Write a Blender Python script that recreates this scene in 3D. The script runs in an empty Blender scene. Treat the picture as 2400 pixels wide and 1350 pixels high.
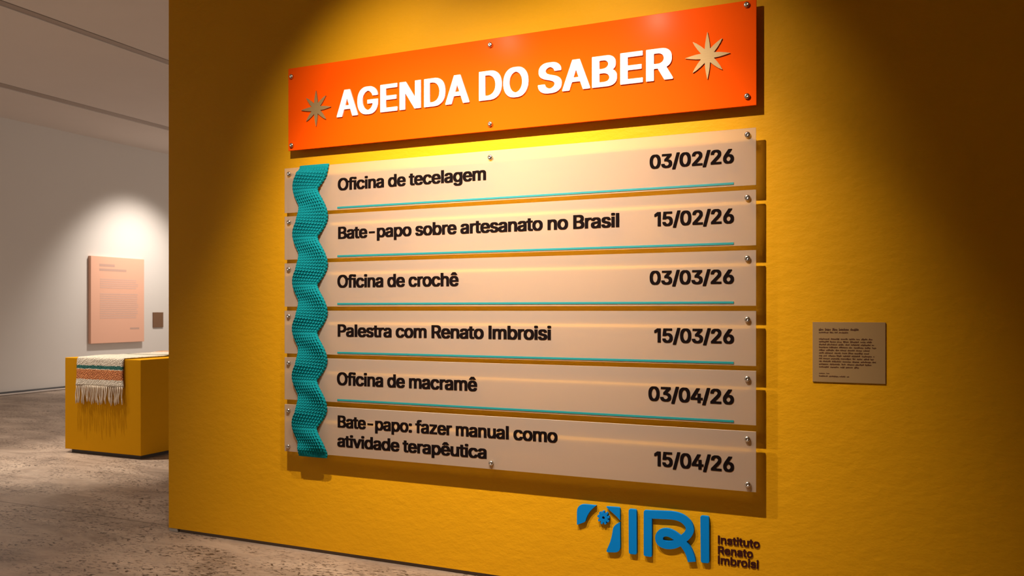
import bpy, bmesh, math, random
import numpy as np
from mathutils import Vector, Matrix
from mathutils.geometry import interpolate_bezier
random.seed(7)
C = bpy.context.scene.collection
S = bpy.context.scene
R = math.radians

# ------------------------------------------------------------------ camera, world, lights, exposure
CAM_Z = 1.471                    # eye height
WALL_Y = 3.98                    # face of the yellow wall
YAW = R(23.594)
FOCAL_PX = 1882.38
HORIZON = 725.76
cam = bpy.data.objects.new('camera', bpy.data.cameras.new('camera'))
C.objects.link(cam)
cam.location = (0, 0, CAM_Z)
cam.rotation_euler = (R(90), 0, YAW)
cam.data.sensor_width = 36
cam.data.lens = FOCAL_PX / 2400 * 36
cam.data.shift_y = (HORIZON - 675) / 2400
cam.data.clip_end = 100
cam.data.dof.use_dof = True
cam.data.dof.focus_distance = 4.35
cam.data.dof.aperture_fstop = 4.5
S.camera = cam
S.view_settings.view_transform = 'Standard'
S.view_settings.look = 'None'
S.view_settings.gamma = 1
S.view_settings.use_curve_mapping = False
S.view_settings.exposure = 0.0

w = bpy.data.worlds.new('gallery_ambience')
S.world = w
w.use_nodes = True
w.node_tree.nodes['Background'].inputs[0].default_value = (1.0, 0.86, 0.74, 1)
w.node_tree.nodes['Background'].inputs[1].default_value = 1.25


def spot(name, loc, aim, power, angle, blend, radius=0.03, col=(1.0, 0.86, 0.70)):
    l = bpy.data.lights.new(name, 'SPOT')
    l.energy = power; l.spot_size = R(angle); l.spot_blend = blend
    l.shadow_soft_size = radius; l.color = col
    o = bpy.data.objects.new(name, l); C.objects.link(o)
    o.location = loc
    o.rotation_euler = (Vector(aim) - Vector(loc)).to_track_quat('-Z', 'Y').to_euler()
    return o


# the two gallery spots that light the agenda wall
for lx, ah, al in ((-1.28, -1.25, -1.40), (-2.39, -2.35, -2.20)):          # each spot split into a high and a low beam to shape its pool
    spot('wall_spot', (lx, 2.43, 3.46), (ah, WALL_Y, 2.30), 182, 78, 1.0, 0.022, (1.0, 0.83, 0.65))
    spot('wall_spot', (lx, 2.43, 3.46), (al, WALL_Y, 0.85), 370, 84, 1.0, 0.022, (1.0, 0.83, 0.65))
# the poster spot and the plinth spot of the room beyond, and fill lights added out of view
spot('poster_spot', (-11.7, 11.75, 4.55), (-13.57, 11.85, 1.2), 680, 80, 1.0, 0.15, (1.0, 0.90, 0.80))
spot('plinth_spot', (-7.25, 5.28, 4.55), (-7.0, 5.75, 0.6), 800, 46, 0.8, 0.012, (1.0, 0.86, 0.70))
for loc, pw in (((-9.8, 4.6, 4.6), 540), ((-7.5, 1.0, 4.6), 170)):
    l = bpy.data.lights.new('room_fill_spot', 'SPOT')
    l.energy = pw; l.color = (1.0, 0.84, 0.70); l.shadow_soft_size = 0.25; l.spot_size = R(150); l.spot_blend = 1
    o = bpy.data.objects.new('room_fill_spot', l); C.objects.link(o); o.location = loc

# ------------------------------------------------------------------ helpers
SN, CS = math.sin(YAW), math.cos(YAW)


def ray(px, py):
    """direction through a point of the photograph (2400 x 1350)"""
    r, u = (px - 1200) / FOCAL_PX, (HORIZON - py) / FOCAL_PX
    return Vector((r * CS - SN, r * SN + CS, u))


def on_wall(px, py, off=0.0):
    d = ray(px, py); t = (WALL_Y - off) / d.y
    return Vector((d.x * t, d.y * t, CAM_Z + d.z * t))


def on_x(px, py, x):
    d = ray(px, py); t = x / d.x
    return Vector((x, d.y * t, CAM_Z + d.z * t))


def nodes_of(m):
    m.use_nodes = True
    return m.node_tree.nodes, m.node_tree.links, m.node_tree.nodes['Principled BSDF']


def mat(name, col, rough=0.5, metal=0.0, coat=0.0, bump=None, spec=0.5, coat_rough=0.1):
    m = bpy.data.materials.new(name)
    n, l, b = nodes_of(m)
    b.inputs['Base Color'].default_value = (*col, 1)
    b.inputs['Roughness'].default_value = rough
    b.inputs['Metallic'].default_value = metal
    b.inputs['Coat Weight'].default_value = coat
    b.inputs['Coat Roughness'].default_value = coat_rough
    b.inputs['Specular IOR Level'].default_value = spec
    if bump:
        scale, strength, dist = bump
        tc = n.new('ShaderNodeTexCoord'); nz = n.new('ShaderNodeTexNoise'); bp = n.new('ShaderNodeBump')
        nz.inputs['Scale'].default_value = scale; nz.inputs['Detail'].default_value = 6
        bp.inputs['Strength'].default_value = strength; bp.inputs['Distance'].default_value = dist
        l.new(tc.outputs['Object'], nz.inputs['Vector']); l.new(nz.outputs['Fac'], bp.inputs['Height'])
        l.new(bp.outputs['Normal'], b.inputs['Normal'])
    return m


def ramp(n, stops, interp='LINEAR'):
    r = n.new('ShaderNodeValToRGB'); cr = r.color_ramp; cr.interpolation = interp
    while len(cr.elements) < len(stops): cr.elements.new(0.5)
    for e, (p, c) in zip(cr.elements, stops):
        e.position = p; e.color = (*c, 1) if len(c) == 3 else c
    return r


def obj(name, bm, m, parent=None, smooth=False, bevel=None):
    me = bpy.data.meshes.new(name)
    bmesh.ops.recalc_face_normals(bm, faces=bm.faces)
    bm.to_mesh(me); bm.free()
    return obj_mesh(name, me, m, parent, smooth, bevel)


def obj_mesh(name, me, m, parent=None, smooth=False, bevel=None):
    o = bpy.data.objects.new(name, me); C.objects.link(o)
    for k in (m if isinstance(m, (list, tuple)) else [m]): me.materials.append(k)
    if smooth:
        me.polygons.foreach_set('use_smooth', [True] * len(me.polygons))
    if bevel:
        b = o.modifiers.new('bevel', 'BEVEL'); b.width = bevel; b.segments = 3; b.limit_method = 'ANGLE'
    if parent: o.parent = parent; o.matrix_parent_inverse = Matrix.Translation(-Vector(parent.location))
    return o


def box(bm, x0, x1, y0, y1, z0, z1):
    vs = [bm.verts.new((x, y, z)) for x in (x0, x1) for y in (y0, y1) for z in (z0, z1)]
    for f in ((0, 1, 3, 2), (4, 6, 7, 5), (0, 4, 5, 1), (2, 3, 7, 6), (0, 2, 6, 4), (1, 5, 7, 3)):
        bm.faces.new([vs[i] for i in f])
    return bm


def prism(bm, pts, y0, y1):
    """outline in X,Z given as Vectors, extruded from y0 (front) to y1"""
    a = [bm.verts.new((p.x, y0, p.z)) for p in pts]; b = [bm.verts.new((p.x, y1, p.z)) for p in pts]
    bm.faces.new(a); bm.faces.new(b[::-1])
    for i in range(len(pts)):
        j = (i + 1) % len(pts); bm.faces.new((a[j], a[i], b[i], b[j]))
    return bm


def lathe_y(bm, cx, y0, cz, prof, seg=28):
    """profile of (radius, distance toward the viewer) turned about the wall normal"""
    rings = []
    for r, d in prof:
        if r < 1e-6: rings.append([bm.verts.new((cx, y0 - d, cz))])
        else: rings.append([bm.verts.new((cx + r * math.cos(2 * math.pi * k / seg), y0 - d, cz + r * math.sin(2 * math.pi * k / seg))) for k in range(seg)])
    for a, b in zip(rings, rings[1:]):
        for k in range(seg):
            q = (k + 1) % seg
            if len(a) == 1: bm.faces.new((a[0], b[k], b[q]))
            elif len(b) == 1: bm.faces.new((a[k], b[0], a[q]))
            else: bm.faces.new((a[k], b[k], b[q], a[q]))
    return bm


def tube(bm, pts, rad, seg=6):
    rings = []
    for i, p in enumerate(pts):
        t = (pts[min(i + 1, len(pts) - 1)] - pts[max(i - 1, 0)]).normalized()
        s = t.cross(Vector((0, 0, 1)) if abs(t.z) < 0.9 else Vector((0, 1, 0))).normalized(); n = s.cross(t)
        rr = rad[i] if isinstance(rad, list) else rad
        rings.append([bm.verts.new(p + (s * math.cos(a) + n * math.sin(a)) * rr) for a in [2 * math.pi * k / seg for k in range(seg)]])
    for a, b in zip(rings, rings[1:]):
        for k in range(seg): bm.faces.new((a[k], a[(k + 1) % seg], b[(k + 1) % seg], b[k]))
    bm.faces.new(rings[0][::-1]); bm.faces.new(rings[-1])
    return bm


def thing(name, label, cat, loc, group=None):
    o = bpy.data.objects.new(name, None); C.objects.link(o)
    o.location = loc; o.empty_display_size = 0.1
    o['label'] = label; o['category'] = cat
    if group: o['group'] = group
    return o


def tag(o, label, cat, group=None):
    o['label'] = label; o['category'] = cat
    if group: o['group'] = group
    return o


def struct(o):
    o['kind'] = 'structure'
    return o


_cap = {}
try:                                   # Blender's own interface typeface; its built-in font otherwise
    GROTESK = bpy.data.fonts.load(bpy.utils.system_resource('DATAFILES', path='fonts') + '/Inter.woff2')
except Exception:
    GROTESK = None
RES, SUP = 150, 3                      # contour samples per em, supersampling


def outlines(body, spacing):
    """sampled outline loops of a line of text, in em"""
    cu = bpy.data.curves.new('t', 'FONT')
    # bars for I and l, no foot on the 1, as in the photographed lettering
    cu.body = body.replace('I', '\u0399').replace('l', '\u0399') if GROTESK else body
    cu.size = 1; cu.space_character = spacing
    if GROTESK: cu.font = GROTESK
    o = bpy.data.objects.new('t', cu); C.objects.link(o)
    dg = bpy.context.evaluated_depsgraph_get(); dg.update()
    c2 = o.to_curve(dg)
    loops = []
    for sp in c2.splines:
        if sp.type == 'BEZIER':
            n = len(sp.bezier_points); pts = []
            for i in range(n):
                p, q = sp.bezier_points[i], sp.bezier_points[(i + 1) % n]
                pts += interpolate_bezier(p.co, p.handle_right, q.handle_left, q.co, 9)[:-1]
        else: pts = [Vector(p.co[:3]) for p in sp.points]
        loops.append(np.array([(p.x, p.y) for p in pts]))
    o.to_curve_clear()
    bpy.data.objects.remove(o); bpy.data.curves.remove(cu)
    if GROTESK and body.startswith('1'):
        foot = [i for i, l in enumerate(loops) if np.ptp(l[:, 1]) < 0.07 and abs(l[:, 1].min()) < 0.01 and np.ptp(l[:, 0]) > 0.25]
        loops = [l for i, l in enumerate(loops) if i not in foot]
        loops = [l - (0.105, 0) if l[:, 0].min() > 0.30 else l for l in loops]
    return loops


def spread(g, n, axis):
    """widen the inked cells by n cells each way along an axis"""
    out = g.copy()
    for k in range(1, n + 1):
        if axis: out[:, k:] |= g[:, :-k]; out[:, :-k] |= g[:, k:]
        else: out[k:] |= g[:-k]; out[:-k] |= g[k:]
    return out


def bold_loops(body, wx, wy, spacing):
    """the same line of text as clean bold outlines"""
    loops = outlines(body, spacing)
    r = RES * SUP; pad = int((max(wx, wy) + 0.05) * r)
    lo = np.min([l.min(0) for l in loops], 0); hi = np.max([l.max(0) for l in loops], 0)
    w = (int((hi[0] - lo[0]) * r) + 2 * pad) // SUP * SUP + SUP; h = (int((hi[1] - lo[1]) * r) + 2 * pad) // SUP * SUP + SUP
    acc = np.zeros((h, w + 1), np.int16)
    for l in loops:
        p = (l - lo) * r + pad; q = np.roll(p, -1, 0)
        for (x0, y0), (x1, y1) in zip(p, q):
            if y0 == y1: continue
            sg = 1
            if y0 > y1: x0, y0, x1, y1, sg = x1, y1, x0, y0, -1
            ys = np.arange(math.ceil(y0 - .5), math.ceil(y1 - .5))
            if len(ys) == 0: continue
            xs = np.ceil(x0 + (ys + .5 - y0) / (y1 - y0) * (x1 - x0) - .5).astype(int)
            np.add.at(acc, (ys, np.clip(xs, 0, w)), sg)
    g = np.cumsum(acc, 1)[:, :w] != 0
    g = spread(spread(g, int(round(wx * r)), 1), int(round(wy * r)), 0)
    f = g.reshape(h // SUP, SUP, w // SUP, SUP).mean((1, 3))
    f = np.pad(f, 2)
    # light blur, then marching squares at one half
    f = (f + 0.35 * (np.roll(f, 1, 0) + np.roll(f, -1, 0) + np.roll(f, 1, 1) + np.roll(f, -1, 1))) / 2.4
    b = f > 0.5
    code = b[:-1, :-1] * 1 + b[:-1, 1:] * 2 + b[1:, 1:] * 4 + b[1:, :-1] * 8
    T = {1: ((3, 0),), 2: ((0, 1),), 3: ((3, 1),), 4: ((1, 2),), 5: ((3, 2), (1, 0)), 6: ((0, 2),), 7: ((3, 2),), 8: ((2, 3),), 9: ((2, 0),), 10: ((0, 3), (2, 1)), 11: ((2, 1),), 12: ((1, 3),), 13: ((1, 0),), 14: ((0, 3),)}
    nxt = {}
    def eid(i, j, e): return ((i, j, 0), (i, j + 1, 1), (i + 1, j, 0), (i, j, 1))[e]     # 0: edge along x, 1: edge along y
    for i, j in zip(*np.nonzero((code > 0) & (code < 15))):
        for e0, e1 in T[int(code[i, j])]: nxt[eid(i, j, e0)] = eid(i, j, e1)
    res = []
    while nxt:
        k0, k = next(iter(nxt.items())); del nxt[k0]; loop = [k0]
        while k != k0 and k in nxt: loop.append(k); k = nxt.pop(k)
        pts = []
        for i, j, e in loop:
            i2, j2 = (i, j + 1) if e == 0 else (i + 1, j)
            t = (0.5 - f[i, j]) / (f[i2, j2] - f[i, j])
            pts.append(((j + (t if e == 0 else 0)), (i + (t if e == 1 else 0))))
        keep = True
        pts = [np.array(p) for p in pts]
        for tol in (0.02, 0.05, 0.08):                       # drop points that lie on a straight run
            out = []; skip = False
            for q in range(len(pts)):
                if skip: skip = False; out.append(pts[q]); continue
                a_, c_, d_ = pts[q - 1], pts[q], pts[(q + 1) % len(pts)]
                v = d_ - a_; L_ = math.hypot(*v) or 1
                if abs(v[0] * (c_[1] - a_[1]) - v[1] * (c_[0] - a_[0])) / L_ < tol: skip = True
                else: out.append(c_)
            pts = out
        if len(pts) > 3: res.append([((p[0] - 1.5) * SUP / r - pad / r + lo[0], (p[1] - 1.5) * SUP / r - pad / r + lo[1]) for p in pts])
    return res


def cap_height(wy):
    if wy not in _cap:
        ys = [y for l in bold_loops('H', 0.0, wy, 1) for _, y in l]
        _cap[wy] = (min(ys), max(ys))
    return _cap[wy]


def lettering(name, body, x0, x1, z_base, z_cap, yface, depth, m, parent, weight=(0.030, 0.014), spacing=0.97, fit_box=False):
    """bold text standing on the plane y = yface, set between x0..x1 and baseline..cap height"""
    loops = bold_loops(body, weight[0], weight[1], spacing)
    xs = [x for l in loops for x, _ in l]; ys = [y for l in loops for _, y in l]
    lo, hi = (min(ys), max(ys)) if fit_box else cap_height(weight[1])
    a, b = min(xs), max(xs)
    cu = bpy.data.curves.new('t', 'CURVE'); cu.dimensions = '2D'; cu.fill_mode = 'BOTH'; cu.extrude = depth / 2
    for l in loops:
        sp = cu.splines.new('POLY'); sp.points.add(len(l) - 1); sp.use_cyclic_u = True
        for p, (x, y) in zip(sp.points, l):
            p.co = ((x - a) / (b - a) * (x1 - x0), (y - lo) / (hi - lo) * (z_cap - z_base), 0, 1)
    o = bpy.data.objects.new('t', cu); C.objects.link(o)
    dg = bpy.context.evaluated_depsgraph_get(); dg.update()
    me = bpy.data.meshes.new_from_object(o.evaluated_get(dg))
    bpy.data.objects.remove(o); bpy.data.curves.remove(cu)
    for v in me.vertices: v.co = (x0 + v.co.x, yface - depth / 2 - v.co.z, z_base + v.co.y)
    me.name = name
    me.materials.clear()
    return obj_mesh(name, me, m, parent)


# ------------------------------------------------------------------ materials
def wall_paint(name, col, mott=0.06, rough=0.6, bump=0.25, spec=0.12):
    m = bpy.data.materials.new(name); n, l, b = nodes_of(m)
    tc = n.new('ShaderNodeTexCoord')
    big = n.new('ShaderNodeTexNoise'); big.inputs['Scale'].default_value = 2.2; big.inputs['Detail'].default_value = 5
    mx = n.new('ShaderNodeMix'); mx.data_type = 'RGBA'
    mx.inputs[6].default_value = (*[c * (1 - mott) for c in col], 1); mx.inputs[7].default_value = (*[c * (1 + mott) for c in col], 1)
    l.new(tc.outputs['Object'], big.inputs['Vector']); l.new(big.outputs['Fac'], mx.inputs[0]); l.new(mx.outputs[2], b.inputs['Base Color'])
    st = n.new('ShaderNodeMapping'); st.inputs['Scale'].default_value = (9, 9, 16); st.inputs['Rotation'].default_value = (0, R(28), 0)
    f1 = n.new('ShaderNodeTexNoise'); f1.inputs['Scale'].default_value = 1.6; f1.inputs['Detail'].default_value = 8; f1.inputs['Roughness'].default_value = 0.6
    f2 = n.new('ShaderNodeTexNoise'); f2.inputs['Scale'].default_value = 160; f2.inputs['Detail'].default_value = 3
    ad = n.new('ShaderNodeMath'); ad.operation = 'MULTIPLY_ADD'; ad.inputs[1].default_value = 0.12
    bp = n.new('ShaderNodeBump'); bp.inputs['Strength'].default_value = bump; bp.inputs['Distance'].default_value = 0.02
    l.new(tc.outputs['Object'], st.inputs['Vector']); l.new(st.outputs['Vector'], f1.inputs['Vector']); l.new(tc.outputs['Object'], f2.inputs['Vector'])
    l.new(f2.outputs['Fac'], ad.inputs[0]); l.new(f1.outputs['Fac'], ad.inputs[2]); l.new(ad.outputs[0], bp.inputs['Height'])
    l.new(bp.outputs['Normal'], b.inputs['Normal'])
    b.inputs['Roughness'].default_value = rough; b.inputs['Specular IOR Level'].default_value = spec
    return m


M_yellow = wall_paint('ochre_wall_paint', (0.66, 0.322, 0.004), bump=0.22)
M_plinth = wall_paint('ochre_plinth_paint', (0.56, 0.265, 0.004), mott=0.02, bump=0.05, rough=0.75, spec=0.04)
M_white = wall_paint('white_wall_paint', (0.66, 0.62, 0.58), mott=0.01, rough=0.8, bump=0.03)
M_ceil = wall_paint('ceiling_paint', (0.84, 0.765, 0.71), mott=0.02, rough=0.8, bump=0.02)
M_skirt = mat('brown_skirting', (0.10, 0.065, 0.040), 0.5)
M_dark = mat('dark_recess', (0.035, 0.026, 0.020), 0.5)
M_slot = mat('track_channel', (0.46, 0.38, 0.33), 0.6)
M_black = mat('black_gap_shade', (0.02, 0.017, 0.015), 0.6)
M_foot = mat('pale_plaster', (0.34, 0.31, 0.28), 0.7)
M_orange = mat('orange_acrylic', (0.93, 0.092, 0.0006), 0.6, coat=0.012, coat_rough=0.19, spec=0.02)
M_letter = mat('white_letter', (0.84, 0.87, 0.92), 0.45)
M_ink = mat('black_ink', (0.006, 0.003, 0.003), 0.9, spec=0.05)
M_teal = mat('teal_line', (0.008, 0.215, 0.23), 0.5)
M_steel = mat('steel', (0.62, 0.58, 0.52), 0.24, metal=1)
M_blue = mat('blue_logo_paint', (0.0, 0.19, 0.60), 0.8, spec=0.1)
M_maroon = mat('maroon_ink', (0.035, 0.004, 0.006), 0.5, spec=0.2)
M_peach = mat('peach_board', (0.76, 0.42, 0.29), 0.6)
M_peach_text = mat('faded_grey_print', (0.52, 0.33, 0.26), 0.6)
M_peach_pale = mat('pale_grey_print', (0.64, 0.40, 0.31), 0.6)
M_brown = mat('brown_plate', (0.16, 0.075, 0.03), 0.6)
M_card = mat('beige_card', (0.32, 0.205, 0.09), 0.7, spec=0.1)
M_cardink = mat('brown_ink', (0.09, 0.030, 0.008), 0.6)
M_cable = mat('black_cable', (0.015, 0.012, 0.012), 0.5)
M_cablew = mat('white_cable', (0.5, 0.44, 0.40), 0.5)


def brass():
    m = bpy.data.materials.new('brushed_brass'); n, l, b = nodes_of(m)
    b.inputs['Base Color'].default_value = (0.34, 0.23, 0.10, 1); b.inputs['Metallic'].default_value = 0.45
    b.inputs['Roughness'].default_value = 0.55
    tc = n.new('ShaderNodeTexCoord'); mp = n.new('ShaderNodeMapping'); mp.inputs['Scale'].default_value = (30, 30, 600)
    nz = n.new('ShaderNodeTexNoise'); nz.inputs['Scale'].default_value = 1
    bp = n.new('ShaderNodeBump'); bp.inputs['Strength'].default_value = 0.15; bp.inputs['Distance'].default_value = 0.002
    l.new(tc.outputs['Object'], mp.inputs[0]); l.new(mp.outputs[0], nz.inputs['Vector']); l.new(nz.outputs['Fac'], bp.inputs['Height']); l.new(bp.outputs[0], b.inputs['Normal'])
    return m


M_brass = brass()


def frosted(name, col):
    """frosted face of the acrylic: part white scatter, part blurred view of what lies behind, a little plain transmission"""
    m = bpy.data.materials.new(name); m.use_nodes = True
    n, l = m.node_tree.nodes, m.node_tree.links
    n.remove(n['Principled BSDF'])
    out = n['Material Output']
    df = n.new('ShaderNodeBsdfDiffuse'); df.inputs['Color'].default_value = (*col, 1)
    tl = n.new('ShaderNodeBsdfTranslucent'); tl.inputs['Color'].default_value = (*col, 1)
    rf = n.new('ShaderNodeBsdfRefraction'); rf.inputs['IOR'].default_value = 1.45; rf.inputs['Roughness'].default_value = 0.66
    rf.inputs['Color'].default_value = (0.97, 0.95, 0.92, 1)
    tr = n.new('ShaderNodeBsdfTransparent')
    gl = n.new('ShaderNodeBsdfGlossy'); gl.inputs['Roughness'].default_value = 0.3
    def mix(f, a, b):
        x = n.new('ShaderNodeMixShader')
        if isinstance(f, float): x.inputs[0].default_value = f
        else: l.new(f, x.inputs[0])
        l.new(a, x.inputs[1]); l.new(b, x.inputs[2]); return x.outputs[0]
    fr = n.new('ShaderNodeFresnel'); fr.inputs['IOR'].default_value = 1.3
    body = mix(0.38, df.outputs[0], tl.outputs[0])
    clear = mix(0.22, rf.outputs[0], tr.outputs[0])
    l.new(mix(fr.outputs[0], mix(0.40, body, clear), gl.outputs[0]), out.inputs['Surface'])
    return m


def clear_face():
    m = bpy.data.materials.new('clear_acrylic'); m.use_nodes = True
    n, l = m.node_tree.nodes, m.node_tree.links
    n.remove(n['Principled BSDF'])
    tr = n.new('ShaderNodeBsdfTransparent'); tr.inputs[0].default_value = (0.98, 0.97, 0.95, 1)
    l.new(tr.outputs[0], n['Material Output'].inputs['Surface'])
    return m


M_frost = frosted('frosted_acrylic', (0.66, 0.565, 0.485))
M_clear = clear_face()
M_frost_edge = mat('acrylic_edge_lit', (0.90, 0.80, 0.66), 0.3)  # paler than the face: the rim's caught light is put into the colour


def floor_mat():
    m = bpy.data.materials.new('worn_stone_floor'); n, l, b = nodes_of(m)
    tc = n.new('ShaderNodeTexCoord')
    mp = n.new('ShaderNodeMapping'); mp.inputs['Scale'].default_value = (1.0, 2.4, 1); mp.inputs['Rotation'].default_value = (0, 0, R(12))
    l.new(tc.outputs['Object'], mp.inputs['Vector'])
    big = n.new('ShaderNodeTexNoise'); big.inputs['Scale'].default_value = 1.1; big.inputs['Detail'].default_value = 8; big.inputs['Roughness'].default_value = 0.6; big.inputs['Distortion'].default_value = 0.8
    l.new(mp.outputs[0], big.inputs['Vector'])
    base = ramp(n, [(0.30, (0.195, 0.148, 0.114)), (0.5, (0.335, 0.262, 0.207)), (0.70, (0.47, 0.38, 0.305))])
    l.new(big.outputs['Fac'], base.inputs[0])
    # pits and flecks gathered in clouds
    mp2 = n.new('ShaderNodeMapping'); mp2.inputs['Scale'].default_value = (20, 42, 1); mp2.inputs['Rotation'].default_value = (0, 0, R(-25))
    l.new(tc.outputs['Object'], mp2.inputs['Vector'])
    pit = n.new('ShaderNodeTexNoise'); pit.inputs['Scale'].default_value = 1.2; pit.inputs['Detail'].default_value = 4; pit.inputs['Roughness'].default_value = 0.55; pit.inputs['Distortion'].default_value = 1.0
    l.new(mp2.outputs[0], pit.inputs['Vector'])
    cl = n.new('ShaderNodeTexNoise'); cl.inputs['Scale'].default_value = 1.3; cl.inputs['Detail'].default_value = 4; cl.inputs['Distortion'].default_value = 1.2
    mp3 = n.new('ShaderNodeMapping'); mp3.inputs['Location'].default_value = (4.2, 1.7, 0); mp3.inputs['Scale'].default_value = (1, 2.0, 1)
    l.new(tc.outputs['Object'], mp3.inputs['Vector']); l.new(mp3.outputs[0], cl.inputs['Vector'])
    clr = ramp(n, [(0.38, (0.06, 0.06, 0.06)), (0.56, (1, 1, 1))]); l.new(cl.outputs['Fac'], clr.inputs[0])
    pr = ramp(n, [(0.54, (0, 0, 0)), (0.62, (1, 1, 1))]); l.new(pit.outputs['Fac'], pr.inputs[0])
    mul = n.new('ShaderNodeMath'); mul.operation = 'MULTIPLY'; l.new(clr.outputs[0], mul.inputs[0]); l.new(pr.outputs[0], mul.inputs[1])
    mx = n.new('ShaderNodeMix'); mx.data_type = 'RGBA'; mx.inputs[7].default_value = (0.060, 0.038, 0.026, 1)
    l.new(mul.outputs[0], mx.inputs[0]); l.new(base.outputs[0], mx.inputs[6])
    # pale flecks
    pl = ramp(n, [(0.36, (1, 1, 1)), (0.44, (0, 0, 0))]); l.new(pit.outputs['Fac'], pl.inputs[0])
    mul2 = n.new('ShaderNodeMath'); mul2.operation = 'MULTIPLY'; l.new(clr.outputs[0], mul2.inputs[0]); l.new(pl.outputs[0], mul2.inputs[1])
    mul3 = n.new('ShaderNodeMath'); mul3.operation = 'MULTIPLY'; mul3.inputs[1].default_value = 0.55; l.new(mul2.outputs[0], mul3.inputs[0])
    mx2 = n.new('ShaderNodeMix'); mx2.data_type = 'RGBA'; mx2.inputs[7].default_value = (0.46, 0.36, 0.27, 1)
    l.new(mul3.outputs[0], mx2.inputs[0]); l.new(mx.outputs[2], mx2.inputs[6])
    # long streaks of wear
    mp4 = n.new('ShaderNodeMapping'); mp4.inputs['Scale'].default_value = (1.3, 6.0, 1); mp4.inputs['Rotation'].default_value = (0, 0, R(8))
    l.new(tc.outputs['Object'], mp4.inputs['Vector'])
    skn = n.new('ShaderNodeTexNoise'); skn.inputs['Scale'].default_value = 1.0; skn.inputs['Detail'].default_value = 9; skn.inputs['Roughness'].default_value = 0.68; skn.inputs['Distortion'].default_value = 1.6
    l.new(mp4.outputs[0], skn.inputs['Vector'])
    skr = ramp(n, [(0.32, (0.72, 0.70, 0.68)), (0.46, (1, 1, 1)), (0.66, (1.12, 1.10, 1.08))]); l.new(skn.outputs['Fac'], skr.inputs[0])
    mk = n.new('ShaderNodeMix'); mk.data_type = 'RGBA'; mk.blend_type = 'MULTIPLY'; mk.inputs[0].default_value = 1.0
    l.new(mx2.outputs[2], mk.inputs[6]); l.new(skr.outputs[0], mk.inputs[7])
    # slab joints
    sx = n.new('ShaderNodeSeparateXYZ'); l.new(tc.outputs['Object'], sx.inputs[0])
    last = mk.outputs[2]
    for y in (4.075, 7.5):
        sb = n.new('ShaderNodeMath'); sb.operation = 'SUBTRACT'; sb.inputs[1].default_value = y; l.new(sx.outputs['Y'], sb.inputs[0])
        ab = n.new('ShaderNodeMath'); ab.operation = 'ABSOLUTE'; l.new(sb.outputs[0], ab.inputs[0])
        lt = n.new('ShaderNodeMath'); lt.operation = 'LESS_THAN'; lt.inputs[1].default_value = 0.008; l.new(ab.outputs[0], lt.inputs[0])
        lm = n.new('ShaderNodeMath'); lm.operation = 'MULTIPLY'; lm.inputs[1].default_value = 0.6; l.new(lt.outputs[0], lm.inputs[0])
        mj = n.new('ShaderNodeMix'); mj.data_type = 'RGBA'; mj.inputs[7].default_value = (0.06, 0.042, 0.03, 1)
        l.new(lm.outputs[0], mj.inputs[0]); l.new(last, mj.inputs[6]); last = mj.outputs[2]
    l.new(last, b.inputs['Base Color'])
    b.inputs['Roughness'].default_value = 0.5
    bp = n.new('ShaderNodeBump'); bp.inputs['Strength'].default_value = 0.4; bp.inputs['Distance'].default_value = 0.006; bp.invert = True
    l.new(mul.outputs[0], bp.inputs['Height']); l.new(bp.outputs[0], b.inputs['Normal'])
    return m


M_floor = floor_mat()

# ------------------------------------------------------------------ the setting
BACK_X = -13.57
CEIL_Z = 4.78
WALL_END = -4.2288
struct(obj('floor', box(bmesh.new(), BACK_X - 0.2, 4.0, -4.0, 20.0, -0.2, 0.0), M_floor))
bm = bmesh.new()
SLOTS = [(-8.52, 0.17), (-11.64, 0.24)]
xs = [BACK_X - 0.2]
for x, wd in sorted(SLOTS): xs += [x - wd / 2, x + wd / 2]
xs.append(4.0)
for a, b in zip(xs[::2], xs[1::2]): box(bm, a, b, -4.0, 20.0, CEIL_Z, CEIL_Z + 0.12)
box(bm, BACK_X - 0.2, 4.0, -4.0, 20.0, CEIL_Z + 0.12, CEIL_Z + 0.2)
struct(obj('ceiling', bm, M_ceil))
for k, (x, wd) in enumerate(SLOTS):
    bm = bmesh.new()
    box(bm, x - wd / 2 + 0.031, x + wd / 2 - 0.031, -3.9, 19.9, CEIL_Z + 0.002, CEIL_Z + 0.119)
    t = struct(obj('trim_%d' % (k + 1), bm, M_slot))
    bm = bmesh.new()
    box(bm, x - wd / 2 + 0.001, x - wd / 2 + 0.030, -3.9, 19.9, CEIL_Z + 0.03, CEIL_Z + 0.119)
    box(bm, x + wd / 2 - 0.030, x + wd / 2 - 0.001, -3.9, 19.9, CEIL_Z + 0.03, CEIL_Z + 0.119)
    obj('shadow_gap', bm, M_black, t)  # black strips: the shade in the slots is put into their colour
struct(obj('wall_left', box(bmesh.new(), BACK_X - 0.2, BACK_X, -4.0, 20.0, 0.0, CEIL_Z), M_white))
struct(obj('wall_rear_blocker', box(bmesh.new(), -4.2, 4.2, 10.0, 10.2, 0.0, CEIL_Z), M_white))  # unseen, added to keep ambient light off the plinth's right side
struct(obj('wall_right_blocker', box(bmesh.new(), 4.0, 4.2, -4.0, WALL_Y, 0.0, CEIL_Z), M_white))  # unseen, added to block world light from the ochre wall
struct(obj('wall_back_blocker', box(bmesh.new(), -9.0, 4.2, -4.2, -4.0, 0.0, CEIL_Z), M_white))  # added unseen behind the camera, its length set to block ambient light
struct(obj('wall_front', box(bmesh.new(), WALL_END, 4.0, WALL_Y, WALL_Y + 0.30, 0.0225, CEIL_Z), M_yellow))
struct(obj('baseboard_front', box(bmesh.new(), WALL_END + 0.085, 3.99, WALL_Y + 0.012, WALL_Y + 0.28, 0.0, 0.0225), M_skirt))
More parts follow.
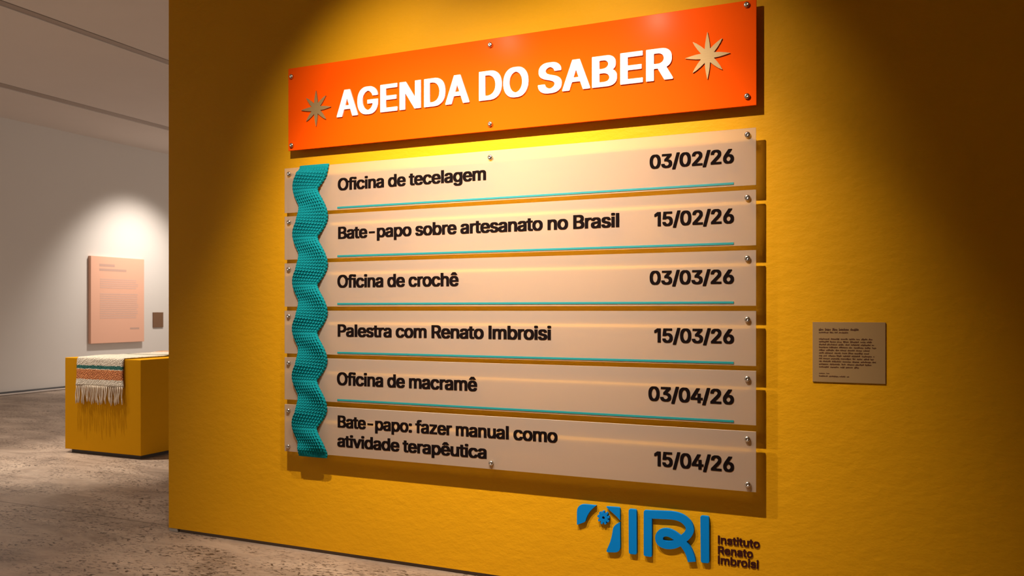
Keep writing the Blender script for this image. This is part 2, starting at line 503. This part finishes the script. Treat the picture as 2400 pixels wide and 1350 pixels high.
struct(obj('trim_3', box(bmesh.new(), WALL_END, WALL_END + 0.075, WALL_Y + 0.002, WALL_Y + 0.29, 0.0, 0.0225), M_foot, bevel=0.002))

# ------------------------------------------------------------------ cables at the foot of the left wall
def cable(name, m, label, pxs, off, rad):
    pts = []
    for px, dz in pxs:
        p = on_x(px, 900, BACK_X + off)
        pts.append(Vector((BACK_X + off + 0.02 * math.sin(px * .11), p.y, rad + dz)))
    sm = []
    for a, b in zip(pts, pts[1:]):
        for k in range(6): sm.append(a.lerp(b, k / 6))
    sm.append(pts[-1])
    return tag(obj(name, tube(bmesh.new(), sm, rad, 8), m, smooth=True), label, 'cable')


cable('floor_cable', M_cable, 'black cable lying along the foot of the pale far wall', [(-60, 0), (0, 0), (40, 0), (90, 0), (150, 0), (250, 0), (420, 0)], 0.05, 0.028)
cable('floor_cable', M_cablew, 'thin pale cable in front of the black one at the far wall', [(-60, 0), (0, 0), (30, 0), (60, 0), (100, 0), (150, 0), (250, 0), (420, 0)], 0.15, 0.018)

# ------------------------------------------------------------------ fixings
PROTO = {}


def screw(parent, px, py, off, rad=0.0135):
    """steel stand-off: cap in front of the panel, post back to the wall"""
    p = on_wall(px, py, off)
    if rad not in PROTO:
        bm = lathe_y(bmesh.new(), 0, 0, 0, [(0, -0.0005), (rad * .96, -0.0005), (rad, 0.001), (rad, 0.009), (rad * .9, 0.0125), (rad * .55, 0.0145), (rad * .30, 0.0150), (rad * .28, 0.0125), (0, 0.0125)])
        o = obj('screw_cap', bm, M_steel, smooth=True)
        bm = lathe_y(bmesh.new(), 0, 0, 0, [(0, 0.0), (rad * .6, 0.0), (rad * .6, 1.0), (0, 1.0)], 20)
        q = obj('standoff_post', bm, M_steel, smooth=True); q.parent = o
        PROTO[rad] = (o, q)
        first = True
    else: first = False
    o, q = PROTO[rad]
    if not first: o, q = o.copy(), q.copy(); C.objects.link(o); C.objects.link(q)
    o.parent = parent; o.matrix_parent_inverse = Matrix.Translation(-Vector(parent.location))
    o.location = (p.x, WALL_Y - off, p.z)
    q.parent = o
    q.location = (0, off - 0.0008, 0); q.scale = (1, off - 0.009, 1)


# ------------------------------------------------------------------ header sign
OFF_S = 0.055
XL_S, XR = -3.1965, -0.459
Z_S1, Z_S0 = 2.862 + .071, 2.3636 + .071
YS = WALL_Y - OFF_S
sign = thing('header_sign', 'orange acrylic header sign reading AGENDA DO SABER between two brass stars', 'sign', ((XL_S + XR) / 2, WALL_Y, Z_S0))
obj('panel', box(bmesh.new(), XL_S, XR, YS, YS + 0.01, Z_S0, Z_S1), M_orange, sign, bevel=0.0015)
L = [('A', 791, 840), ('G', 839.3, 887.5), ('E', 893, 933), ('N', 938, 988), ('D', 995.5, 1045), ('A', 1045.5, 1101), ('D', 1124, 1177), ('O', 1181, 1239.5),
     ('S', 1262, 1317.5), ('A', 1319, 1384), ('B', 1388.5, 1447), ('E', 1454.7, 1507.5), ('R', 1515, 1578)]
zb = (on_wall(792, 278.0, OFF_S).z + on_wall(1516, 190, OFF_S).z) / 2
zc = (on_wall(800, 214.0, OFF_S).z + on_wall(1516, 116.5, OFF_S).z) / 2
WT = (0.031, 0.012)
for ch, a, b in L:
    ov = 0.012 * (zc - zb) if ch in 'GOS' else 0
    xa, xb = on_wall(a, 200, OFF_S).x, on_wall(b, 200, OFF_S).x
    lettering('letter', ch, xa, xb, zb - ov, zc + ov, YS - 0.0002, 0.008, M_letter, sign, weight=WT, fit_box=True)


def star(parent, px, py, rx, rz):
    c = on_wall(px, py, OFF_S)
    bm = bmesh.new(); N = 8; y0 = YS - 0.0002; th = 0.007
    pts = []
    for k in range(N):
        a = math.pi / 2 - k * 2 * math.pi / N
        d = Vector((math.cos(a), 0, math.sin(a))); s = Vector((-d.z, 0, d.x))
        lng = 1.0 if k % 2 == 0 else 0.93
        for (f, wd) in ((0.30, 0.118), (0.52, 0.100), (0.76, 0.058), (lng, 0.006)):
            pts.append((a, d * f + s * wd))
        for (f, wd) in ((lng, 0.006), (0.76, 0.058), (0.52, 0.100), (0.30, 0.118)):
            pts.append((a, d * f - s * wd))
    P = [Vector((c.x + p.x * rx, 0, c.z + p.z * rz)) for _, p in pts]
    prism(bm, P, y0 - th, y0)
    return obj('star', bm, M_brass, parent)


star(sign, 742, 255, 0.108, 0.106)
star(sign, 1658.5, 131.5, 0.106, 0.113)
for px, py in ((684.5, 180), (685, 341), (1150, 106), (1150, 291), (1750, 12), (1751, 226)):
    screw(sign, px, py, OFF_S)

# ------------------------------------------------------------------ agenda panels
OFF_P = 0.07
YP = WALL_Y - OFF_P
XL_P = -3.2114
ZP = [z + .071 for z in (2.2545, 1.9855, 1.9633, 1.7025, 1.6797, 1.4185, 1.3938, 1.1355, 1.112, 0.8571, 0.8267, 0.5434)]
ZU = [z + .071 for z in (1.9981, 1.7138, 1.4339, 1.1478, 0.8704)]
XU0, XU1 = -2.8254, -0.5601
ROWS = [
    ('Oficina de tecelagem', 792, 1139.4, 417.8, 446.5, '03/02/26', 1522.7, 349.5, 383.5, 'uppermost'),
    ('Bate-papo sobre artesanato no Brasil', 792.7, 1451.7, 531.4, 560, '15/02/26', 1533.6, 489, 524, 'second from the top'),
    ('Oficina de croch\u00ea', 791, 1075, 644.5, 674.2, '03/03/26', 1522.7, 631.5, 665.2, 'third from the top'),
    ('Palestra com Renato Imbroisi', 791.7, 1292, 760, 789, '15/03/26', 1533.4, 771, 805.5, 'fourth from the top'),
    ('Oficina de macram\u00ea', 790, 1118.6, 872.5, 902.5, '03/04/26', 1519.7, 912.5, 947.5, 'second from the bottom'),
    ('Bate-papo: fazer manual como', 791.7, 1307, 973.6, 1002, '15/04/26', 1533.4, 1069.5, 1105.5, 'lowest'),
]


def slab(x0, x1, z0, z1):
    bm = box(bmesh.new(), x0, x1, YP, YP + 0.008, z0, z1)
    return bm


WP, WD = (0.031, 0.013), (0.030, 0.016)
for i, (txt, a, b, ty, by, date, da, dty, dby, place) in enumerate(ROWS):
    z1, z0 = ZP[2 * i], ZP[2 * i + 1]
    t = thing('agenda_panel', 'frosted acrylic panel dated %s, %s' % (date, place), 'sign', ((XL_P + XR) / 2, WALL_Y, z0), 'frosted agenda panels')
    pn = obj('panel', slab(XL_P, XR, z0, z1), [M_frost, M_frost_edge, M_clear], t)
    for f in pn.data.polygons:
        if abs(f.normal.y) < 0.5: f.material_index = 1
        elif f.normal.y > 0: f.material_index = 2
    lettering('lettering', txt, on_wall(a, 700, OFF_P).x, on_wall(b, 700, OFF_P).x, on_wall(a + 6, by, OFF_P).z, on_wall(a + 6, ty, OFF_P).z, YP - 0.0002, 0.0016, M_ink, t, WP)
    if i == 5:
        zb2 = on_wall(796, 1047, OFF_P).z; zx = on_wall(797, 973.6, OFF_P).z - on_wall(797, 1002, OFF_P).z
        lettering('lettering', 'atividade terap\u00eautica', on_wall(790.8, 700, OFF_P).x, on_wall(1140.7, 700, OFF_P).x, zb2, zb2 + zx, YP - 0.0002, 0.0016, M_ink, t, WP)
    lettering('date_lettering', date, on_wall(da, 700, OFF_P).x, on_wall(1720.5, 700, OFF_P).x, on_wall(1705, dby, OFF_P).z, on_wall(1705, dty, OFF_P).z, YP - 0.0002, 0.0016, M_ink, t, WD)
    if i < 5:
        bm = box(bmesh.new(), XU0, XU1, YP - 0.0032, YP - 0.0001, ZU[i] - 0.0055, ZU[i] + 0.0055)
        obj('underline', bm, M_teal, t, bevel=0.001)
    lz = (408, 521, 631, 741, 851, 962)[i]; rz = (316, 463.5, 605.5, 748.5, 887.5, 1028.5)[i]
    screw(t, 679 - i * .4, lz, OFF_P); screw(t, 1752, rz, OFF_P)
    if i == 0: screw(t, 1150, 369, OFF_P)
    if i == 5:
        screw(t, 676.5, 1046, OFF_P); screw(t, 1152, 1085, OFF_P); screw(t, 1753, 1135, OFF_P)

# ------------------------------------------------------------------ knitted ribbon
def ribbon():
    off = OFF_P
    top = on_wall(733, 387, off).z; bot = on_wall(728, 1070, off).z
    X = lambda px: on_wall(px, 700, off + 0.02).x
    gaps = [(ZP[2 * k + 1] + ZP[2 * k + 2]) / 2 for k in range(5)]
    pitch = (gaps[0] - gaps[4]) / 4
    NW, RPP = 11, 16                      # wales across, stitch rows per wave
    U, V, B = NW * 10, 1150, 6
    H = top - bot
    verts = []
    for j in range(V + 1):
        z = top - H * j / V
        ph = 2 * math.pi * (z - gaps[2]) / pitch
        endf = min(1.0, min(j, V - j) / V / 0.035)           # flat hems at both ends
        ef = endf * endf * (3 - 2 * endf)
        s_ = math.cos(ph)
        lf = s_ if s_ < .2 else .2 + .25 * (s_ - .2)          # left edge: round bulges, straight waists
        rg = 0.45 * s_ + 0.55 * (abs(math.cos(ph / 2)) * 2 - 1)             # right edge: round bulges, sharp notches
        drift = -2.5 * j / V
        xl = X(695.5 + 9.0 * lf + drift); xr = X(756.5 + 11.0 * rg + drift * 1.2)
        rows = (top - z) / pitch * RPP
        pt = []
        for k in range(U + 1):
            u = k / U - 0.5
            lean = 0.010 * math.sin(ph) * u * 2               # stitches climb on one flank and fall on the other
            c = (u + 0.5) * NW; fc = c - math.floor(c) - 0.5
            r = rows + abs(fc) * 1.1
            st = 0.5 + 0.5 * math.cos(2 * math.pi * r)
            rib = 1 - (2 * abs(fc)) ** 2.2
            h = 0.0150 * rib * (0.62 + 0.38 * st)
            if ef < 1: h = h * ef + (1 - ef) * 0.006 * abs(math.sin(math.pi * rows * 0.55)) * (0.75 + .25 * math.cos(2 * math.pi * c))
            edge = max(0.0, 1 - abs(2 * u) ** 10)
            wave = (0.020 * 0.5 * (1 - math.cos(ph + u * 3.2)) + 0.012 * (0.5 + 0.5 * math.sin(ph + 1.0 - u * 3.0))) * ef
            d = 0.004 + wave + 0.007 * edge + h * (0.5 + 0.5 * edge)
            bump = 0.0025 * math.sin(2 * math.pi * rows) * max(0, abs(2 * u) - .9) * 10 * (1 if u > 0 else -1)
            verts.append((xl + (u + .5) * (xr - xl) + bump, YP - d, z + lean * ef))
        for k in range(B + 1):
            u = 0.5 - k / B
            lean = 0.010 * math.sin(ph) * u * 2 * ef
            wave = (0.020 * 0.5 * (1 - math.cos(ph + u * 3.2)) + 0.012 * (0.5 + 0.5 * math.sin(ph + 1.0 - u * 3.0))) * ef
            verts.append((xl + (u * .985 + .5) * (xr - xl), YP - 0.001 - wave, z + lean))
    n = U + 1 + B + 1
    faces = [(j * n + k, j * n + (k + 1) % n, (j + 1) * n + (k + 1) % n, (j + 1) * n + k) for j in range(V) for k in range(n)]
    faces.append(tuple(range(n))[::-1]); faces.append(tuple(V * n + k for k in range(n)))
    me = bpy.data.meshes.new('knitted_ribbon')
    me.from_pydata(verts, [], faces)
    bm = bmesh.new(); bm.from_mesh(me); bmesh.ops.recalc_face_normals(bm, faces=bm.faces); bm.to_mesh(me); bm.free()
    m = mat('teal_yarn', (0.003, 0.205, 0.245), 0.9, bump=(700, 0.35, 0.003), spec=0.1)
    o = obj_mesh('knitted_ribbon', me, m, smooth=True)
    return tag(o, 'wavy teal knitted ribbon hanging over the left end of the frosted panels', 'ribbon')


ribbon()

# ------------------------------------------------------------------ logo on the wall
logo = thing('wall_logo', 'blue raised letter logo low on the ochre wall under the panels', 'logo', on_wall(1510, 1320))
LT = 0.017                                          # letter thickness
LOFF = LT


def smooth_closed(pts, it=2):
    for _ in range(it):
        q = []
        for i in range(len(pts)):
            a, b = pts[i], pts[(i + 1) % len(pts)]
            q += [a.lerp(b, .25), a.lerp(b, .75)]
        pts = q
    return pts


def rounded(pts, r, seg=5):
    """round each corner of an outline given as (Vector, radius factor)"""
    out = []
    n = len(pts)
    for i, (p, k) in enumerate(pts):
        a, b = pts[i - 1][0], pts[(i + 1) % n][0]
        if k <= 0: out.append(p); continue
        rr = r * k
        da, db = (a - p), (b - p)
        p0 = p + da.normalized() * min(rr, da.length * .49); p1 = p + db.normalized() * min(rr, db.length * .49)
        for s in range(seg + 1):
            t = s / seg
            out.append(p0.lerp(p, t).lerp(p.lerp(p1, t), t))
    return out


def Z7(x, y): return on_wall(1330 + x / 8.44, 1160 + y / 8.44, LOFF)
def Z8(x, y): return on_wall(1320 + x / 4.615, 1150 + y / 4.615, LOFF)


def piece(pts, r=0.02):
    o = obj('letter', prism(bmesh.new(), rounded(pts, r), WALL_Y - LT, WALL_Y - 0.0003), M_blue, logo, bevel=0.0015)
    return o


piece([(Z7(565, 213), .0), (Z7(185, 176), 2.2), (Z7(186, 594), .15), (Z7(350, 533), .4), (Z7(385, 420), .8), (Z7(450, 315), .8), (Z7(520, 250), .5)])
piece([(Z7(762, 234), .1), (Z7(1040, 252), .6), (Z7(1040, 505), .0), (Z7(985, 440), .6), (Z7(905, 365), .6), (Z7(830, 300), .5)])
piece([(Z7(1040, 540), .1), (Z7(905, 615), 1.2), (Z7(887, 760), .9), (Z7(850, 920), .9), (Z7(757, 1132), .7), (Z7(1045, 1142), 1.6)])
# gear flower
c = Z7(710, 452); rx = (Z7(830, 452) - Z7(590, 452)).length / 2; rz = (Z7(710, 322) - Z7(710, 590)).length / 2
bm = bmesh.new(); N = 9; outr, inr = [], []
for k in range(N * 8):
    a = 2 * math.pi * k / (N * 8) + 0.1
    f = (1.0, 1.0, 1.0, .97, .70, .66, .70, .97)[k % 8]
    outr.append((math.cos(a) * f, math.sin(a) * f)); inr.append((math.cos(a) * .22, math.sin(a) * .22))
rings = [[bm.verts.new((c.x + rx * u, y, c.z + rz * v)) for u, v in src] for src, y in ((outr, WALL_Y - 0.0003), (outr, WALL_Y - LT), (inr, WALL_Y - LT), (inr, WALL_Y - 0.0003))]
for A, B_ in zip(rings, rings[1:] + rings[:1]):
    for k in range(N * 8): bm.faces.new((A[k], A[(k + 1) % (N * 8)], B_[(k + 1) % (N * 8)], B_[k]))
obj('gear_flower', bm, M_blue, logo)
# the two plain bars
piece([(Z8(706, 198), .8), (Z8(794, 206), .8), (Z8(796, 694), .8), (Z8(708, 684), .8)], 0.014)
piece([(Z8(1482, 270), .8), (Z8(1578, 280), .8), (Z8(1580, 788), .8), (Z8(1488, 780), .8)], 0.014)
# the looped R, one stroke of even width
ctl = [(915, 258), (1060, 264), (1190, 272), (1280, 300), (1345, 355), (1370, 415), (1350, 470), (1300, 520), (1240, 565), (1175, 588), (1105, 586), (1052, 560),
       (1036, 512), (1056, 468), (1110, 452), (1170, 468), (1235, 512), (1300, 575), (1352, 650), (1380, 720), (1390, 770)]
P = [Z8(*q) for q in ctl]


def catmull(P, k=6):
    out = []
    for i in range(len(P) - 1):
        p0, p1, p2, p3 = P[max(i - 1, 0)], P[i], P[i + 1], P[min(i + 2, len(P) - 1)]
        for s in range(k):
            t = s / k
            out.append(0.5 * ((2 * p1) + (p2 - p0) * t + (2 * p0 - 5 * p1 + 4 * p2 - p3) * t * t + (3 * p1 - p0 - 3 * p2 + p3) * t ** 3))
    out.append(P[-1]); return out


P = catmull(P)
hw = 0.0196
stem_x0, stem_x1 = Z8(870, 460).x, Z8(958, 460).x
bm = bmesh.new()
rows = []
for i, p in enumerate(P):
    t = (P[min(i + 1, len(P) - 1)] - P[max(i - 1, 0)]).normalized(); s = Vector((-t.z, 0, t.x))
    rows.append([bm.verts.new((q.x, y, q.z)) for q in (p + s * hw, p - s * hw) for y in (WALL_Y - LT - 6e-6 * i, WALL_Y - 0.0003)])
for a, b in zip(rows, rows[1:]):
    bm.faces.new((a[0], b[0], b[2], a[2])); bm.faces.new((a[1], a[3], b[3], b[1]))
    bm.faces.new((a[0], a[1], b[1], b[0])); bm.faces.new((a[2], b[2], b[3], a[3]))
bm.faces.new((rows[-1][0], rows[-1][1], rows[-1][3], rows[-1][2])); bm.faces.new((rows[0][0], rows[0][2], rows[0][3], rows[0][1]))
zt = P[0].z + hw
stem = rounded([(Vector((stem_x0, 0, zt)), .9), (Vector((stem_x1 + 0.004, 0, zt)), 0), (Vector((stem_x1, 0, zt - 2 * hw)), 0), (Vector((stem_x1, 0, Z8(915, 714).z)), .8), (Vector((stem_x0, 0, Z8(875, 706).z)), .8)], 0.012)
prism(bm, stem, WALL_Y - LT + 0.0004, WALL_Y - 0.0003)
obj('letter', bm, M_blue, logo)
for txt, xr, yt, yb in (('Instituto', 2122, 492, 580), ('Renato', 2048, 605, 693), ('Imbroisi', 2110, 712, 800)):
    a, b = Z8(1668, yb), Z8(1668, yt)
    lettering('lettering', txt, a.x, Z8(xr, 600).x, a.z, b.z, WALL_Y - 0.0002, 0.004, M_maroon, logo, weight=(0.022, 0.012), spacing=1.0)

# ------------------------------------------------------------------ wall caption at the right
def word_lines(bm, lines, x0, y, th, rnd):
    """rows of illegible small print: ragged word shapes"""
    for z, x1, hgt in lines:
        x = x0
        while x < x1 - 0.004:
            wl = min(rnd.uniform(0.012, 0.045), x1 - x)
            q = x
            while q < x + wl:
                sw = rnd.uniform(0.0018, 0.0034); a = rnd.choice((.55, .62, .7, 1.0)) * hgt; d = rnd.choice((0, 0, 0, .22)) * hgt
                box(bm, q, min(q + sw, x + wl), y - th, y, z - d, z + a)
                q += sw + rnd.uniform(0.0003, 0.0009)
            x += wl + rnd.uniform(0.004, 0.007)


CT = 0.006
a = on_wall(1904.5, 754, CT); b = on_wall(2075.5, 900, CT)
a.z = (on_wall(1904.5, 753.5, CT).z + on_wall(2075.5, 757.0, CT).z) / 2; b.z = (on_wall(1904.5, 894.5, CT).z + on_wall(2075.5, 900, CT).z) / 2
cap = thing('wall_caption', 'small beige caption card with brown print on the ochre wall at right', 'sign', ((a.x + b.x) / 2, WALL_Y, b.z))
obj('card', box(bmesh.new(), a.x, b.x, WALL_Y - CT, WALL_Y - 0.0003, b.z, a.z), M_card, cap, bevel=0.0008)
ZC = lambda x, y: on_wall(1860 + x / 6.427, 720 + y / 6.427, CT)
rnd = random.Random(3)
lines = [(ZC(380, 348).z, ZC(985, 348).x, 0.0105)]
bm = bmesh.new(); word_lines(bm, lines, ZC(380, 348).x, WALL_Y - CT - 0.0001, 0.0006, rnd)
word_lines(bm, [(ZC(380, 387).z, ZC(826, 387).x, 0.0062)], ZC(380, 348).x, WALL_Y - CT - 0.0001, 0.0006, rnd)
obj('heading_print', bm, M_cardink, cap)
bm = bmesh.new()
ends = (1185, 1178, 1210, 1245, 1143, 1135, 1215, 1207, 1238, 1172, 985)
word_lines(bm, [(ZC(380, 485 + 42.0 * i).z, ZC(e, 600).x, 0.0068) for i, e in enumerate(ends)], ZC(382, 480).x, WALL_Y - CT - 0.0001, 0.0006, rnd)
obj('body_print', bm, M_cardink, cap)
bm = bmesh.new()
word_lines(bm, [(ZC(380, 999).z, ZC(535, 600).x, 0.0048), (ZC(380, 1042).z, ZC(835, 600).x, 0.0062)], ZC(382, 480).x, WALL_Y - CT - 0.0001, 0.0006, rnd)
obj('credit_print', bm, M_cardink, cap)

# ------------------------------------------------------------------ poster and plate on the far wall
PT = 0.07
a = on_x(213, 602, BACK_X + PT); b = on_x(338, 801, BACK_X + PT)
ztop = (on_x(213, 601, BACK_X + PT).z + on_x(338, 606, BACK_X + PT).z) / 2; zbot = (on_x(213, 806, BACK_X + PT).z + on_x(338, 800, BACK_X + PT).z) / 2
y0, y1 = a.y, b.y
XP = BACK_X + PT
poster = thing('wall_poster', 'peach coloured panel with faded grey print on the far wall', 'poster', (BACK_X, (y0 + y1) / 2, zbot))
obj('board', box(bmesh.new(), BACK_X + 0.0003, XP, y0, y1, zbot, ztop), M_peach, poster, bevel=0.004)


def print_rows(name, m, u0, u1, v0, v1, rows, ragged, seed):
    r_ = random.Random(seed); bm = bmesh.new(); H = (v1 - v0) / rows
    for k in range(rows):
        vz = v0 + H * k
        e = u1 - (r_.random() * ragged if k < rows - 1 else ragged)
        za = ztop + (zbot - ztop) * (vz + H * .2); zb_ = ztop + (zbot - ztop) * (vz + H * .8)
        box(bm, XP + 0.0002, XP + 0.0012, y0 + (y1 - y0) * u0, y0 + (y1 - y0) * e, zb_, za)
    obj(name, bm, m, poster)


print_rows('title_print', M_peach_text, .15, .43, .075, .125, 1, 0, 1)
print_rows('subtitle_print', M_peach_text, .15, .65, .13, .175, 1, 0, 1)
print_rows('body_print', M_peach_pale, .16, .88, .25, .37, 5, .04, 2)
print_rows('body_print', M_peach_pale, .16, .88, .42, .72, 12, .04, 3)
print_rows('footer_print', M_peach_text, .72, .90, .82, .855, 1, 0, 4)
a = on_x(359, 732, BACK_X + .02); b = on_x(383, 767, BACK_X + .02)
tag(obj('wall_plate', box(bmesh.new(), BACK_X + 0.0003, BACK_X + 0.02, a.y, b.y, b.z, a.z), M_brown, bevel=0.003), 'small brown square plate on the far wall right of the peach poster', 'plate')

# ------------------------------------------------------------------ plinth and woven runner
PX0, PX1, PY0, PD = -7.5354, -6.4676, 5.7427, 2.3
PZ1, PZ0 = 0.9074 + .071, 0.040
plinth = thing('display_plinth', 'ochre painted box plinth standing on the stone floor', 'plinth', ((PX0 + PX1) / 2, PY0 + PD / 2, 0))
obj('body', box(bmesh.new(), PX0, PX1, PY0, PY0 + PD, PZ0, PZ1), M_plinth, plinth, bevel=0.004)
obj('base', box(bmesh.new(), PX0 + .05, PX1 - .05, PY0 + .04, PY0 + PD - .04, 0, PZ0), M_dark, plinth)


def at_front(px, py, off=0.0):
    d = ray(px, py); t = (PY0 - off) / d.y
    return Vector((d.x * t, d.y * t, CAM_Z + d.z * t))


RX0, RX1 = at_front(184, 860).x, at_front(292, 860).x
RW = RX1 - RX0
hang = PZ1 - at_front(184, 905).z
back = 1.5


def weave():
    m = bpy.data.materials.new('woven_runner'); n, l, b = nodes_of(m)
    at = n.new('ShaderNodeAttribute'); at.attribute_name = 'along'
    tc = n.new('ShaderNodeTexCoord')
    cream, teal, orange, red, green = (0.80, 0.72, 0.60), (0.008, 0.14, 0.125), (0.80, 0.30, 0.10), (0.25, 0.02, 0.03), (0.03, 0.075, 0.035)
    # along runs from 0 (fringe end) to 1 (far end on the plinth top)
    T = hang + back
    f = lambda d: d / T
    r1 = ramp(n, [(0, cream), (f(hang * .23), orange), (f(hang * .56), cream), (f(hang * .60), teal), (f(hang * .72), cream), (f(hang + .55), green), (f(hang + .60), cream), (f(hang + .95), orange), (f(hang + 1.05), cream), (f(hang + 1.2), red), (f(hang + 1.24), cream)], 'CONSTANT')
    wob = n.new('ShaderNodeTexNoise'); wob.inputs['Scale'].default_value = 30
    l.new(tc.outputs['Object'], wob.inputs['Vector'])
    ad = n.new('ShaderNodeMath'); ad.operation = 'MULTIPLY_ADD'; ad.inputs[1].default_value = 0.012
    sb = n.new('ShaderNodeMath'); sb.operation = 'SUBTRACT'; sb.inputs[1].default_value = 0.006
    l.new(wob.outputs['Fac'], ad.inputs[0]); l.new(at.outputs['Fac'], ad.inputs[2]); l.new(ad.outputs[0], sb.inputs[0]); l.new(sb.outputs[0], r1.inputs[0])
    # herringbone threads
    mp = n.new('ShaderNodeMapping'); mp.inputs['Rotation'].default_value = (0, R(35), 0)
    wv = n.new('ShaderNodeTexWave'); wv.bands_direction = 'Z'; wv.inputs['Scale'].default_value = 22; wv.inputs['Distortion'].default_value = 6; wv.inputs['Detail'].default_value = 2; wv.inputs['Detail Scale'].default_value = 2
    l.new(tc.outputs['Object'], mp.inputs[0]); l.new(mp.outputs[0], wv.inputs['Vector'])
    dk = n.new('ShaderNodeMix'); dk.data_type = 'RGBA'; dk.blend_type = 'MULTIPLY'; dk.inputs[0].default_value = 0.38
    l.new(r1.outputs[0], dk.inputs[6]); l.new(wv.outputs['Color'], dk.inputs[7]); 
    # zigzag of darker thread in the orange band
    def mth(op, a, v):
        x = n.new('ShaderNodeMath'); x.operation = op
        l.new(a, x.inputs[0])
        if isinstance(v, float): x.inputs[1].default_value = v
        else: l.new(v, x.inputs[1])
        return x.outputs[0]
    sx = n.new('ShaderNodeSeparateXYZ'); l.new(tc.outputs['Object'], sx.inputs[0])
    zz = mth('ADD', mth('PINGPONG', sx.outputs['X'], 0.075), sx.outputs['Z'])
    zz = mth('ADD', zz, mth('MULTIPLY', wob.outputs['Fac'], 0.03))
    fr = mth('LESS_THAN', mth('FRACT', mth('MULTIPLY', zz, 38.0), 0.0), 0.42)
    band = mth('MULTIPLY', mth('GREATER_THAN', sb.outputs[0], f(hang * .235)), mth('LESS_THAN', sb.outputs[0], f(hang * .555)))
    dz = n.new('ShaderNodeMix'); dz.data_type = 'RGBA'; dz.blend_type = 'MULTIPLY'; dz.inputs[7].default_value = (0.50, 0.34, 0.26, 1)
    l.new(mth('MULTIPLY', fr, band), dz.inputs[0]); l.new(dk.outputs[2], dz.inputs[6]); l.new(dz.outputs[2], b.inputs['Base Color'])
    bp = n.new('ShaderNodeBump'); bp.inputs['Strength'].default_value = 0.7; bp.inputs['Distance'].default_value = 0.01
    l.new(wv.outputs['Fac'], bp.inputs['Height']); l.new(bp.outputs[0], b.inputs['Normal'])
    b.inputs['Roughness'].default_value = 0.9
    return m


M_weave = weave()
M_fringe = mat('cream_fringe', (0.70, 0.61, 0.50), 0.9, bump=(160, .5, .004))
runner = thing('woven_runner', 'cream woven runner with teal and orange bands draped over the ochre plinth', 'textile', ((RX0 + RX1) / 2, PY0 + 0.5, PZ1))
NU, NV = 24, 90
verts, along = [], []
rr = 0.014; GAP = 0.010
for j in range(NV + 1):
    s = (hang + back) * j / NV
    for k in range(NU + 1):
        u = k / NU
        x = RX0 + RW * u
        if s < hang - rr:
            sag = 1 - s / hang
            y = PY0 - GAP - 0.010 * sag - 0.004 * sag * math.sin(u * 9 + 1); z = PZ1 - (hang - s) + GAP
            x += 0.010 * sag * math.sin(s * 18 + u * 2) - 0.012 * sag * (1 - u)
        elif s < hang + rr:
            a_ = (s - hang + rr) / (2 * rr) * math.pi / 2
            y = PY0 + rr - GAP - rr * math.cos(a_); z = PZ1 - rr + GAP + rr * math.sin(a_)
        else:
            y = PY0 + (s - hang); z = PZ1 + GAP + 0.012 * max(0, math.sin((s - hang) * 7 + u * 3)) * min(1, (s - hang) * 2)
        verts.append((x, y, z)); along.append(s / (hang + back))
faces = [(j * (NU + 1) + k, j * (NU + 1) + k + 1, (j + 1) * (NU + 1) + k + 1, (j + 1) * (NU + 1) + k) for j in range(NV) for k in range(NU)]
me = bpy.data.meshes.new('cloth'); me.from_pydata(verts, [], faces)
at = me.attributes.new('along', 'FLOAT', 'POINT'); at.data.foreach_set('value', along)
o = obj_mesh('cloth', me, M_weave, runner, smooth=True)
sd = o.modifiers.new('thickness', 'SOLIDIFY'); sd.thickness = 0.006; sd.offset = 0
rnd = random.Random(11)
NT = 26
ez = PZ1 - hang + GAP
flen = at_front(184, 905).z - at_front(184, 946).z
for k in range(NT):
    u = (k + .5) / NT
    x = RX0 + RW * u - 0.012 * (1 - u); dx = rnd.uniform(-0.020, 0.012); dy = rnd.uniform(0.0, 0.014); ln = flen * rnd.uniform(.9, 1.08)
    pts = [Vector((x + dx * (i / 7) ** 2 + 0.004 * math.sin(i * 1.3 + k), PY0 - 0.020 - dy * math.sin(i / 7 * 2.2), ez + 0.006 - ln * i / 7)) for i in range(8)]
    obj('tassel', tube(bmesh.new(), pts, [0.006, 0.0075, 0.0070, 0.0072, 0.0068, 0.0070, 0.0085, 0.004], 7), M_fringe, runner, smooth=True)
